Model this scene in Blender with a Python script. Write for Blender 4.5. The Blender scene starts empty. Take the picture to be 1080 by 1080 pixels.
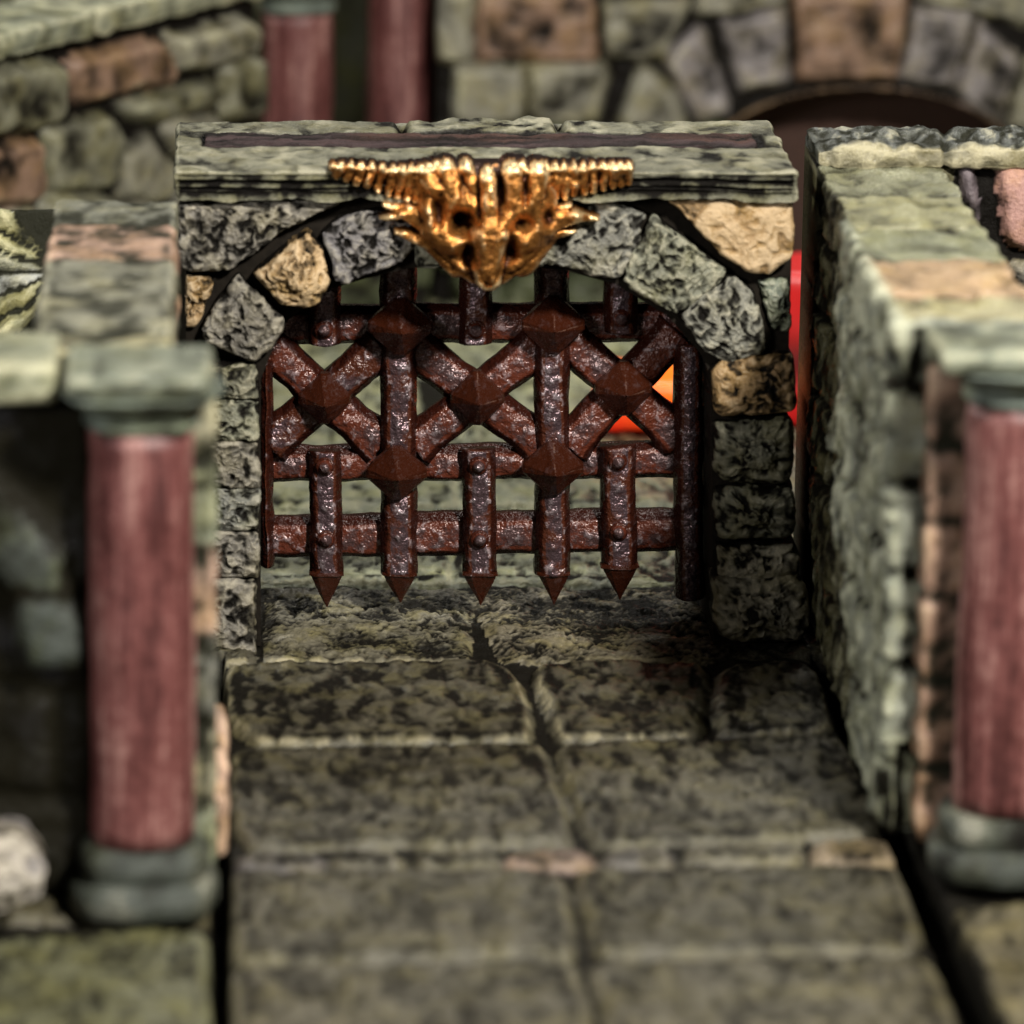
import bpy, math, random
import numpy as np
random.seed(7)
sc = bpy.context.scene
sc.unit_settings.system = 'METRIC'
sc.unit_settings.scale_length = 0.01        # tabletop terrain: one unit is about a centimetre
COL = sc.collection

# ------------------------------------------------------------------ camera
F = 5561.0; PIT = math.radians(15); L = 53.45; HC = 15.39; CX = -3.15; PX0 = 225.0
cp, sp = math.cos(PIT), math.sin(PIT)
CAMP = np.array([CX, -L, HC])
def ray(px, py):
    a = (px-PX0)/F; b = (540-py)/F
    return np.array([a, cp+b*sp, -sp+b*cp])
def P(px, py, Y):
    r = ray(px, py); return CAMP + r*((Y+L)/r[1])
def G(px, py, z=0.0):
    r = ray(px, py); return CAMP + r*((z-HC)/r[2])
def PL(px, py, O, N):
    r = ray(px, py); t = np.dot(np.array(O)-CAMP, N)/np.dot(r, N); return CAMP + r*t
cam = bpy.data.cameras.new('camera'); camo = bpy.data.objects.new('camera', cam); COL.objects.link(camo)
camo.location = CAMP; camo.rotation_euler = (math.radians(75), 0, 0)
cam.sensor_width = 36; cam.lens = F/1080*36; cam.shift_x = (540-PX0)/1080
cam.clip_end = 500; cam.clip_start = 1
cam.dof.use_dof = True; cam.dof.focus_distance = 55.6-0.1; cam.dof.aperture_fstop = cam.lens/1000/0.74
cam.dof.aperture_blades = 7
sc.camera = camo

# ------------------------------------------------------------------ noise
def _h(i, j, k, s):
    n = (i.astype(np.int64)*374761393 + j.astype(np.int64)*668265263 + k.astype(np.int64)*2147483647 + s*1274126177) & 0xffffffff
    n = ((n ^ (n >> 13))*1274126177) & 0xffffffff
    n = ((n ^ (n >> 15))*2246822519) & 0xffffffff
    return ((n ^ (n >> 16)) & 0xffffff)/float(0xffffff)
def vn(x, y, z=0.0, s=0):
    x = np.asarray(x, float); y = np.asarray(y, float)+0*x; z = np.asarray(z, float)+0*x
    i, j, k = np.floor(x), np.floor(y), np.floor(z)
    u, v, w = x-i, y-j, z-k
    u = u*u*(3-2*u); v = v*v*(3-2*v); w = w*w*(3-2*w)
    r = 0
    for a in (0, 1):
        for b in (0, 1):
            for c in (0, 1):
                r = r + _h(i+a, j+b, k+c, s)*(u if a else 1-u)*(v if b else 1-v)*(w if c else 1-w)
    return r*2-1
def fbm(x, y, z=0.0, s=0, o=4, g=.5):
    r = 0; a = 1; t = 0
    for q in range(o):
        f = 2.03**q
        r = r + a*vn(x*f+q*17.3, y*f-q*9.1, np.asarray(z)*f+q*3.7, s+q); t += a; a *= g
    return r/t
def ss(a, b, x):
    t = np.clip((x-a)/(b-a), 0, 1); return t*t*(3-2*t)
def pits(x, y, z=0.0, s=0, f=8.0):
    """1 on the ridges, 0 in the wormy pits"""
    wx = x*f + 1.1*fbm(x*f*.6, y*f*.6, np.asarray(z)*f*.6, s+5, 2)
    wy = y*f + 1.1*fbm(x*f*.6, y*f*.6, np.asarray(z)*f*.6, s+9, 2)
    n = fbm(wx, wy, np.asarray(z)*f, s, 2, .45)
    return 1-ss(-.25, .42, n)

# ------------------------------------------------------------------ mesh helpers
def mesh_obj(name, V, Fc, m, cav=None, paint=None, parent=None, smooth=True, centre=None):
    V = np.asarray(V, float)
    loc = np.array([0., 0., 0.])
    if centre is not None: loc = np.array(centre, float)
    me = bpy.data.meshes.new(name)
    me.from_pydata((V-loc).tolist(), [], [list(map(int, f)) for f in Fc])
    if cav is not None:
        a = me.attributes.new('cav', 'FLOAT', 'POINT'); a.data.foreach_set('value', np.asarray(cav, np.float32))
    if paint is not None:
        pa = np.ones((len(V), 4), np.float32); pa[:, :3] = paint
        a = me.attributes.new('paint', 'FLOAT_COLOR', 'POINT'); a.data.foreach_set('color', pa.ravel())
    if smooth: me.polygons.foreach_set('use_smooth', [True]*len(me.polygons))
    me.materials.append(m); me.update()
    o = bpy.data.objects.new(name, me); COL.objects.link(o)
    o.location = loc
    if parent is not None:
        o.parent = parent
        o.matrix_parent_inverse.identity()
        p = parent; w = np.array([0., 0., 0.])
        while p is not None: w += np.array(p.location); p = p.parent
        o.location = loc - w
    return o
def thing(name, label, cat, loc, group=None):
    o = bpy.data.objects.new(name, None); COL.objects.link(o); o.location = loc
    o['label'] = label; o['category'] = cat; o['kind'] = 'thing'
    if group: o['group'] = group
    o.empty_display_size = .5
    return o
def tag(o, label, cat, group=None):
    o['label'] = label; o['category'] = cat; o['kind'] = 'thing'
    if group: o['group'] = group
    return o
def grid_faces(nu, nv, off=0, wrap=False):
    a = np.arange(nv-1)[:, None]*nu; b = np.arange(nu if wrap else nu-1)[None, :]
    b2 = (b+1) % nu
    f = np.stack([a+b, a+b2, a+nu+b2, a+nu+b], -1).reshape(-1, 4) + off
    return f
def vnormals(V, Fc):
    V = np.asarray(V); Fc = np.asarray(Fc)
    n = np.cross(V[Fc[:, 2]]-V[Fc[:, 0]], V[Fc[:, 3]]-V[Fc[:, 1]])
    out = np.zeros_like(V)
    for q in range(4): np.add.at(out, Fc[:, q], n)
    l = np.linalg.norm(out, axis=1); l[l == 0] = 1
    return out/l[:, None]

# ------------------------------------------------------------------ materials
def nodes(name):
    m = bpy.data.materials.new(name); m.use_nodes = True
    nt = m.node_tree; nt.nodes.clear()
    out = nt.nodes.new('ShaderNodeOutputMaterial'); b = nt.nodes.new('ShaderNodeBsdfPrincipled')
    nt.links.new(b.outputs[0], out.inputs[0])
    def N(t, **k):
        n = nt.nodes.new(t)
        for a, v in k.items(): setattr(n, a, v)
        return n
    return m, nt, b, N
def mixc(nt, N, fac, a, b):
    n = N('ShaderNodeMix', data_type='RGBA')
    for sock, v in ((n.inputs[0], fac), (n.inputs[6], a), (n.inputs[7], b)):
        if hasattr(v, 'links'): nt.links.new(v, sock)
        elif isinstance(v, (int, float)): sock.default_value = v
        else: sock.default_value = (*v, 1)
    return n.outputs[2]
def mrange(nt, N, v, a, b, c=0., d=1.):
    n = N('ShaderNodeMapRange', interpolation_type='SMOOTHSTEP'); nt.links.new(v, n.inputs[0])
    for i, q in enumerate((a, b, c, d)): n.inputs[i+1].default_value = q
    return n.outputs[0]
def noise(nt, N, co, sc_, det=6, rough=.55):
    n = N('ShaderNodeTexNoise'); n.inputs['Scale'].default_value = sc_; n.inputs['Detail'].default_value = det
    n.inputs['Roughness'].default_value = rough; nt.links.new(co, n.inputs['Vector']); return n.outputs['Fac']
def madd(nt, N, a, k, b=0.0):
    n = N('ShaderNodeMath', operation='MULTIPLY_ADD'); nt.links.new(a, n.inputs[0]); n.inputs[1].default_value = k
    if hasattr(b, 'links'): nt.links.new(b, n.inputs[2])
    else: n.inputs[2].default_value = b
    return n.outputs[0]

def stone_mat(name, wash=(.007, .006, .005), dry=(.38, .355, .275), fine=24., drylo=.56, dryhi=.9, rough=.42, bump=.6, tint=(.95, .90, .62), tamt=.8, spec=.5, wlo=.05, whi=.62):
    m, nt, b, N = nodes(name)
    geo = N('ShaderNodeNewGeometry'); co = geo.outputs['Position']
    ca = N('ShaderNodeAttribute', attribute_name='cav').outputs['Fac']
    pa = N('ShaderNodeAttribute', attribute_name='paint').outputs['Color']
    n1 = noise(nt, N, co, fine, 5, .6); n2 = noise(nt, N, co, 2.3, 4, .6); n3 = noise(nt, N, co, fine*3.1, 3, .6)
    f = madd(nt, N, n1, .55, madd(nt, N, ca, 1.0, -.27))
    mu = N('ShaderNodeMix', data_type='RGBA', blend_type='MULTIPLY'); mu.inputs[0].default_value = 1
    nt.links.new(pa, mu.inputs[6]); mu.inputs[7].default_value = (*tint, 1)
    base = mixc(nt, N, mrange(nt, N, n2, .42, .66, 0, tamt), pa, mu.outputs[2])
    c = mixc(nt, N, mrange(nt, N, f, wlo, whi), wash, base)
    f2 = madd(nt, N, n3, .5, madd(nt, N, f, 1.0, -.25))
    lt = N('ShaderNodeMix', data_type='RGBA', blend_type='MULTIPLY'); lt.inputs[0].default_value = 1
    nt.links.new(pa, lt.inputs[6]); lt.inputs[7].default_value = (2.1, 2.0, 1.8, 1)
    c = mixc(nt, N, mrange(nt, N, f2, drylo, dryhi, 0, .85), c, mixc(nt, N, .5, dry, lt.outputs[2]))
    nt.links.new(c, b.inputs['Base Color'])
    nt.links.new(mrange(nt, N, n3, .3, .7, rough-.14, rough+.2), b.inputs['Roughness'])
    nt.links.new(mrange(nt, N, f, wlo, whi, .05, spec), b.inputs['Specular IOR Level'])
    bp = N('ShaderNodeBump'); bp.inputs['Strength'].default_value = bump; bp.inputs['Distance'].default_value = .045
    nt.links.new(madd(nt, N, ca, .8, madd(nt, N, n3, .35, n1)), bp.inputs['Height']); nt.links.new(bp.outputs[0], b.inputs['Normal'])
    return m
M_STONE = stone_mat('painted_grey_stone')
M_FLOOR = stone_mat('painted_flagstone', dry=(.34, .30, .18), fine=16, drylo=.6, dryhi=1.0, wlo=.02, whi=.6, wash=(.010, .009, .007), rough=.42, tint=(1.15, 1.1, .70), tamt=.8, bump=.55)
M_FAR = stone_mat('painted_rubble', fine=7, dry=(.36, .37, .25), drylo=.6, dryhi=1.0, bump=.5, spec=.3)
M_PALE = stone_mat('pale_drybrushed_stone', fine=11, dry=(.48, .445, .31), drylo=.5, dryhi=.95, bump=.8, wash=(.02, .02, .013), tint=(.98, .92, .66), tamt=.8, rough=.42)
M_WALL = stone_mat('dark_wall_paint', fine=9, dry=(.08, .09, .06), drylo=.72, dryhi=1.05, bump=.7, wash=(.008, .007, .004), tint=(1.1, 1.1, .5), tamt=.8, rough=.45)

M_SLOTP = stone_mat('purple_brown_slot_bar', dry=(.06, .04, .04), spec=.2, rough=.5, tamt=.2)
M_FACE = stone_mat('split_stone_face', fine=20, dry=(.55, .56, .42), drylo=.56, dryhi=.86, bump=.9, wash=(.010, .009, .006), tint=(.98, .95, .7), rough=.3, wlo=-.05, whi=.5)
def column_mat():
    m, nt, b, N = nodes('red_marble_paint')
    tc = N('ShaderNodeNewGeometry'); mp = N('ShaderNodeMapping'); mp.inputs['Scale'].default_value = (5, 5, .45)
    nt.links.new(tc.outputs['Position'], mp.inputs[0])
    n = noise(nt, N, mp.outputs[0], 1.0, 5, .65); n2 = noise(nt, N, tc.outputs['Position'], 9, 5, .65)
    f = madd(nt, N, n2, .35, madd(nt, N, n, 1.0, -.17))
    c = mixc(nt, N, mrange(nt, N, f, .36, .52), (.045, .010, .009), (.125, .040, .036))
    c = mixc(nt, N, mrange(nt, N, f, .50, .68), c, (.29, .15, .13))
    nt.links.new(c, b.inputs['Base Color']); b.inputs['Roughness'].default_value = .5
    bp = N('ShaderNodeBump'); bp.inputs['Strength'].default_value = .4; bp.inputs['Distance'].default_value = .05
    nt.links.new(f, bp.inputs['Height']); nt.links.new(bp.outputs[0], b.inputs['Normal'])
    return m
M_COL = column_mat()

def iron_mat(name, face=(.115, .075, .085), rust=(.065, .017, .008), metal=.65, rl=.12, klo=.3, khi=.6, glint=.42, bstr=.7):
    m, nt, b, N = nodes(name)
    co = N('ShaderNodeNewGeometry').outputs['Position']
    ca = N('ShaderNodeAttribute', attribute_name='cav').outputs['Fac']
    n1 = noise(nt, N, co, 4.5, 5, .65); n2 = noise(nt, N, co, 11, 3, .55); n3 = noise(nt, N, co, 45, 3, .6)
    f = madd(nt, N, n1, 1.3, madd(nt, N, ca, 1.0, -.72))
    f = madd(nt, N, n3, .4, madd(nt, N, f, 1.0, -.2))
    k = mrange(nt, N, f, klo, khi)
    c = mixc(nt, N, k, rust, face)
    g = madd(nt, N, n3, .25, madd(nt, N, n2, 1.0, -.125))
    c = mixc(nt, N, mrange(nt, N, g, .54, .70, 0, glint), c, (.55, .47, .50))  # pale glints mixed into the base colour
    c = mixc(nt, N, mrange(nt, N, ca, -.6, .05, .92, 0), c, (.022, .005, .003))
    nt.links.new(mrange(nt, N, ca, -.6, .0, .12, .5), b.inputs['Specular IOR Level'])
    nt.links.new(c, b.inputs['Base Color'])
    nt.links.new(mrange(nt, N, k, 0, 1, .1, metal), b.inputs['Metallic'])
    nt.links.new(mrange(nt, N, n3, .3, .7, rl, rl+.25), b.inputs['Roughness'])
    bp = N('ShaderNodeBump'); bp.inputs['Strength'].default_value = bstr; bp.inputs['Distance'].default_value = .08
    nt.links.new(madd(nt, N, n3, .07, n2), bp.inputs['Height']); nt.links.new(bp.outputs[0], b.inputs['Normal'])
    return m
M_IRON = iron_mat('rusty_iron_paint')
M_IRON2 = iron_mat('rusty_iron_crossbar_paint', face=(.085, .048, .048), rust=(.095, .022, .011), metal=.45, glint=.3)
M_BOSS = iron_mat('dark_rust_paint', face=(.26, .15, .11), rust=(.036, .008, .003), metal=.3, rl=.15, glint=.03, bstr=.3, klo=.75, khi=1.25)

def gold_mat():
    m, nt, b, N = nodes('gold_paint')
    co = N('ShaderNodeNewGeometry').outputs['Position']
    ca = N('ShaderNodeAttribute', attribute_name='cav').outputs['Fac']
    n2 = noise(nt, N, co, 20, 4, .6); n3 = noise(nt, N, co, 60, 2, .5)
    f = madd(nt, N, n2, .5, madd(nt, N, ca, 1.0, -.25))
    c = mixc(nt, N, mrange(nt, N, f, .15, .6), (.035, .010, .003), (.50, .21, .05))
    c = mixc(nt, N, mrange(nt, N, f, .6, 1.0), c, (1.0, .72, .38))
    nt.links.new(c, b.inputs['Base Color']); b.inputs['Metallic'].default_value = .8
    nt.links.new(mrange(nt, N, n2, .3, .7, .24, .42), b.inputs['Roughness'])
    bp = N('ShaderNodeBump'); bp.inputs['Strength'].default_value = .5; bp.inputs['Distance'].default_value = .03
    nt.links.new(madd(nt, N, n3, .3, n2), bp.inputs['Height']); nt.links.new(bp.outputs[0], b.inputs['Normal'])
    return m
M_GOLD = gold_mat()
def plain(name, c, r=.6, metal=0.):
    m, nt, b, N = nodes(name)
    co = N('ShaderNodeNewGeometry').outputs['Position']; n = noise(nt, N, co, 12, 5)
    nt.links.new(mixc(nt, N, mrange(nt, N, n, .3, .7), tuple(x*.6 for x in c), c), b.inputs['Base Color'])
    b.inputs['Roughness'].default_value = r; b.inputs['Metallic'].default_value = metal
    bp = N('ShaderNodeBump'); bp.inputs['Strength'].default_value = .3; bp.inputs['Distance'].default_value = .03
    nt.links.new(n, bp.inputs['Height']); nt.links.new(bp.outputs[0], b.inputs['Normal'])
    return m
M_DARK = plain('dark_mortar', (.014, .011, .008), .9); M_DARK.node_tree.nodes['Principled BSDF'].inputs['Specular IOR Level'].default_value = .1
M_BROWN = plain('dark_brown_paint', (.045, .016, .008), .8)
M_SLOT = plain('purple_brown_slot_paint', (.085, .05, .05), .5)

GREY = (.17, .155, .13); GREEN = (.165, .165, .12); MOSS = (.15, .145, .10); TAN = (.30, .19, .085); TANP = (.36, .24, .12)
PINK = (.42, .23, .16); PURP = (.16, .13, .14); OLIVE = (.082, .074, .050); PEACH = (.55, .34, .22)

# ------------------------------------------------------------------ block with rounded edges from an outline
def resample(poly, n, it):
    p = np.array(poly, float); q = np.roll(p, -1, 0); l = np.linalg.norm(q-p, axis=1)
    c = np.concatenate([[0], np.cumsum(l)]); t = np.linspace(0, c[-1], n, endpoint=False)
    o = np.zeros((n, p.shape[1])); i = np.searchsorted(c, t, side='right')-1
    o = p[i]+(q[i]-p[i])*((t-c[i])/l[i])[:, None]
    for _ in range(it): o = .25*np.roll(o, 1, 0)+.5*o+.25*np.roll(o, -1, 0)
    return o
def block(name, px, Yf, depth, m, paint, parent=None, bevel=.08, dome=.05, n=170, rin=44, seed=0, rough=.03, pit=.045, pf=15., cb=0.0, it=4, lumps=.025):
    W = np.array([P(x, y, Yf) for x, y in px]); pts = resample(W[:, [0, 2]], n, it)
    ar = np.sum(pts[:, 0]*np.roll(pts[:, 1], -1)-np.roll(pts[:, 0], -1)*pts[:, 1])
    if ar < 0: pts = pts[::-1]
    c = pts.mean(0); R = np.linalg.norm(pts-c, axis=1).mean()
    rings = []; 
    for t in np.linspace(1, 0, 6): rings.append((1.0, Yf+bevel+(depth-bevel)*t, 0.))
    for t in np.linspace(0, 1, 8)[1:]:
        th = t*math.pi/2; rings.append((1-(bevel*(1-math.cos(th)))/R, Yf+bevel*(1-math.sin(th)), t))
    s0 = rings[-1][0]
    for t in np.linspace(0, 1, rin)[1:]:
        s = s0*(1-t); rings.append((max(s, .004), Yf-dome*(1-(s/s0)**2), 1+t))
    V = np.concatenate([np.column_stack([c[0]+(pts[:, 0]-c[0])*s, np.full(n, y), c[1]+(pts[:, 1]-c[1])*s]) for s, y, _ in rings])
    k = np.repeat([r[2] for r in rings], n)
    Fc = grid_faces(n, len(rings), wrap=True)
    x, y, z = V.T
    V = V + np.column_stack([fbm(x*1.7+9, y*1.7, z*1.7, seed+11, 3), fbm(x*1.7, y*1.7+7, z*1.7, seed+12, 3)*.8, fbm(x*1.7, y*1.7, z*1.7+5, seed+13, 3)])*lumps
    nr = vnormals(V, Fc)
    if np.mean((nr*np.column_stack([0*x, -np.ones_like(x), 0*x]))[k > 1.2].sum(1)) < 0: nr = -nr; Fc = Fc[:, ::-1]
    pt = pits(x, z, y, seed, pf)*.8+.2*pits(x, z, y, seed+40, pf*2.1); fine = fbm(x*6, y*6, z*6, seed+3, 4)
    front = ss(0, 1, k)
    V = V + nr*((-(1-pt)*pit*(.3+.7*front) + fine*rough)[:, None])
    edge = np.exp(-((k-.75)/.35)**2)
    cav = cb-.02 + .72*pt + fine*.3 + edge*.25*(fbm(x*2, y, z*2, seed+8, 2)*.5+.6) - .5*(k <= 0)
    pa = np.tile(paint, (len(V), 1))*(1+.25*fbm(x*1.5, y*1.5, z*1.5, seed+20, 3))[:, None]
    return mesh_obj(name, V, Fc, m, cav, np.clip(pa, 0, 1), parent, centre=(c[0], Yf+depth/2, c[1]))

def box(name, lo, hi, m, paint=GREY, parent=None, seed=0, res=.12, rough=.03, bevel=.06, cavb=.3, fun=None, pf=7., pit=.02):
    """rounded rough block from six gridded faces welded by position"""
    lo = np.array(lo, float); hi = np.array(hi, float)
    nseg = np.maximum(2, np.ceil((hi-lo)/res).astype(int)).clip(2, 330)
    g = [np.linspace(lo[a], hi[a], nseg[a]+1) for a in range(3)]
    idx = {}; V = []; Fc = []
    def vid(i, j, k):
        q = (i, j, k)
        if q not in idx: idx[q] = len(V); V.append((g[0][i], g[1][j], g[2][k]))
        return idx[q]
    nx, ny, nz = nseg
    for i in range(nx):
        for j in range(ny):
            Fc.append((vid(i, j, nz), vid(i+1, j, nz), vid(i+1, j+1, nz), vid(i, j+1, nz)))
            Fc.append((vid(i, j+1, 0), vid(i+1, j+1, 0), vid(i+1, j, 0), vid(i, j, 0)))
    for i in range(nx):
        for k in range(nz):
            Fc.append((vid(i, 0, k), vid(i+1, 0, k), vid(i+1, 0, k+1), vid(i, 0, k+1)))
            Fc.append((vid(i, ny, k+1), vid(i+1, ny, k+1), vid(i+1, ny, k), vid(i, ny, k)))
    for j in range(ny):
        for k in range(nz):
            Fc.append((vid(0, j+1, k), vid(0, j, k), vid(0, j, k+1), vid(0, j+1, k+1)))
            Fc.append((vid(nx, j, k), vid(nx, j+1, k), vid(nx, j+1, k+1), vid(nx, j, k+1)))
    V = np.array(V); Fc = np.array(Fc)
    # round the edges
    cl = np.clip(V, lo+bevel, hi-bevel); d = V-cl; ln = np.linalg.norm(d, axis=1); mx = np.abs(d).max(1)
    f = np.where(ln > 1e-9, np.minimum(1, bevel/np.maximum(ln, 1e-9)), 1); V = cl+d*f[:, None]
    edge = ((np.abs(d) > bevel*.5).sum(1) >= 2).astype(float)
    x, y, z = V.T; nr = vnormals(V, Fc)
    pt = pits(x, y*.7, z, seed, pf); fine = fbm(x*3, y*2.4, z*3, seed, 5)
    h = fine*rough-(1-pt)*pit
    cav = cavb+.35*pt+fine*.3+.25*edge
    pa = np.tile(paint, (len(V), 1))*(1+.3*fbm(x*1.2, y*1.2, z*1.2, seed+20, 3))[:, None]
    if fun is not None: h, cav, pa = fun(V, nr, h, cav, pa)
    V = V+nr*h[:, None]
    return mesh_obj(name, V, Fc, m, cav, np.clip(pa, 0, 1), parent, centre=((lo[0]+hi[0])/2, (lo[1]+hi[1])/2, lo[2]))

# ------------------------------------------------------------------ stone-pattern fields
def stone_field(u, v, polys, r=.15, H=.12, seed=0, warp=.06, defp=(.03, .028, .022), grow=0.0):
    """polys: list of (convex uv outline, paint, lift). returns height, cav, paint, inside distance"""
    wu = u+warp*fbm(u*1.6, v*1.6, 0, seed+1, 3)+warp*.5*fbm(u*5, v*5, 0, seed+4, 2); wv = v+warp*fbm(u*1.6+7, v*1.6, 0, seed+2, 3)+warp*.5*fbm(u*5, v*5, 3, seed+4, 2)
    best = np.full(u.shape, -9.0); idx = np.full(u.shape, -1)
    for q, (pl, pa, lift) in enumerate(polys):
        p = np.array(pl, float)
        if np.sum(p[:, 0]*np.roll(p[:, 1], -1)-np.roll(p[:, 0], -1)*p[:, 1]) < 0: p = p[::-1]
        lo, hi = p.min(0)-.3, p.max(0)+.3
        sel = (u > lo[0]) & (u < hi[0]) & (v > lo[1]) & (v < hi[1])
        if not sel.any(): continue
        d = np.full(sel.sum(), 0.)
        ds = []
        for a, b in zip(p, np.roll(p, -1, 0)):
            e = b-a; ln = np.linalg.norm(e)
            if ln < 1e-6: continue
            ds.append(((wv[sel]-a[1])*e[0]-(wu[sel]-a[0])*e[1])/ln)
        ds = np.array(ds); kk = r*.35
        d = -kk*np.log(np.exp(-np.clip(ds, -3, 6)/kk).sum(0))      # smooth minimum rounds the corners
        bb = best[sel]; ii = idx[sel]; m_ = d > bb; bb[m_] = d[m_]; ii[m_] = q; best[sel] = bb; idx[sel] = ii
    best = best+grow
    lift = np.array([p[2] for p in polys]+[0.]); pc = np.array([p[1] for p in polys]+[defp])
    prof = ss(0, 1, np.clip(best/r, 0, 1))**.6
    h = H*prof*(1)+lift[idx]*prof
    return h, best, idx, pc[idx], prof

def panel(name, O, U, V_, w, h, res, fun, m, thick, parent=None):
    """a wall face: relief in front, solid block of thickness behind it"""
    O = np.array(O, float); U = np.array(U, float)/np.linalg.norm(U); V_ = np.array(V_, float)/np.linalg.norm(V_); Nn = np.cross(U, V_)
    nu, nv = int(w/res)+1, int(h/res)+1
    uu, vv = np.meshgrid(np.linspace(0, w, nu), np.linspace(0, h, nv)); uu = uu.ravel(); vv = vv.ravel()
    hh, cav, pa = fun(uu, vv)
    X = O+uu[:, None]*U+vv[:, None]*V_+hh[:, None]*Nn
    Fc = grid_faces(nu, nv)
    rim = np.concatenate([np.arange(nu), np.arange(1, nv)*nu+nu-1, (nv-1)*nu+np.arange(nu-2, -1, -1), np.arange(nv-2, 0, -1)*nu])
    B = O+uu[rim, None]*U+vv[rim, None]*V_-thick*Nn
    n0 = len(X); k = len(rim); a = np.arange(k); b = (a+1) % k
    F2 = np.stack([rim[a], n0+a, n0+b, rim[b]], -1)
    V2 = np.concatenate([X, B]); cav2 = np.concatenate([cav, np.full(k, .3)]); pa2 = np.concatenate([pa, pa[rim]])
    faces = [list(f) for f in Fc]+[list(f) for f in F2]+[list((n0+a)[::-1])]
    return mesh_obj(name, V2, faces, m, cav2, np.clip(pa2, 0, 1), parent, centre=O)
def rel(O, U, V_, pts, N=None):
    U = np.array(U, float)/np.linalg.norm(U); V_ = np.array(V_, float)/np.linalg.norm(V_); Nn = np.cross(U, V_)
    out = []
    for x, y in pts:
        w = PL(x, y, O, Nn)-np.array(O); out.append((np.dot(w, U), np.dot(w, V_)))
    return out

# ================================================================== FLOOR
def fpoly(px): return [tuple(G(x, y, 0)[:2]) for x, y in px]
FS = []
def fs(px, pa=OLIVE, lift=0.): FS.append((fpoly(px), pa, lift))
LITE = (.098, .088, .060); CREAM = (.34, .30, .19)
fs([(236, 695), (300, 690), (522, 689), (550, 700), (563, 745), (560, 772), (268, 776), (238, 758)])
fs([(558, 702), (574, 690), (738, 689), (749, 700), (750, 745), (738, 769), (582, 772), (570, 745)])
fs([(755, 694), (850, 689), (870, 700), (882, 740), (872, 764), (765, 770), (750, 745)])
fs([(240, 782), (572, 775), (588, 800), (606, 868), (600, 882), (260, 886), (242, 870)])
fs([(584, 778), (592, 774), (890, 770), (915, 800), (940, 865), (920, 872), (622, 884), (612, 868)])
for x0, x1, y0, y1, c in ((246, 340, 889, 906, (.09, .08, .075)), (345, 430, 889, 906, LITE), (436, 530, 888, 906, OLIVE), (536, 628, 886, 905, (.20, .14, .11)), (634, 715, 886, 904, (.10, .09, .08)), (722, 850, 882, 900, LITE), (858, 950, 876, 900, (.17, .13, .085))):
    fs([(x0, y0), (x1, y0), (x1, y1), (x0, y1)], c, -.02)
fs([(242, 910), (595, 908), (612, 990), (604, 1000), (242, 1004)])
fs([(606, 908), (950, 903), (975, 975), (965, 992), (632, 999), (620, 985)])
fs([(240, 1010), (610, 1006), (640, 1130), (240, 1130)], LITE)
fs([(622, 1005), (985, 1000), (1035, 1130), (652, 1130)], LITE)
fs([(-500, 800), (222, 800), (222, 962), (-500, 966)], LITE)
fs([(-500, 972), (60, 968), (150, 972), (222, 966), (226, 1180), (-500, 1180)], (.115, .115, .065), .03)
fs([(985, 952), (1500, 930), (1600, 1180), (1085, 1180), (1050, 1100)], (.15, .13, .08), .03)
# the rough threshold under the gate
fs([(276, 640), (270, 692), (492, 690), (502, 645), (502, 612), (276, 612)], (.17, .155, .11), .0)
fs([(504, 612), (504, 640), (528, 688), (752, 688), (752, 612)], (.20, .175, .12), .0)
fs([(215, 612), (270, 612), (268, 690), (215, 692)], OLIVE)
fs([(756, 612), (870, 612), (880, 684), (756, 684)], OLIVE)
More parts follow.
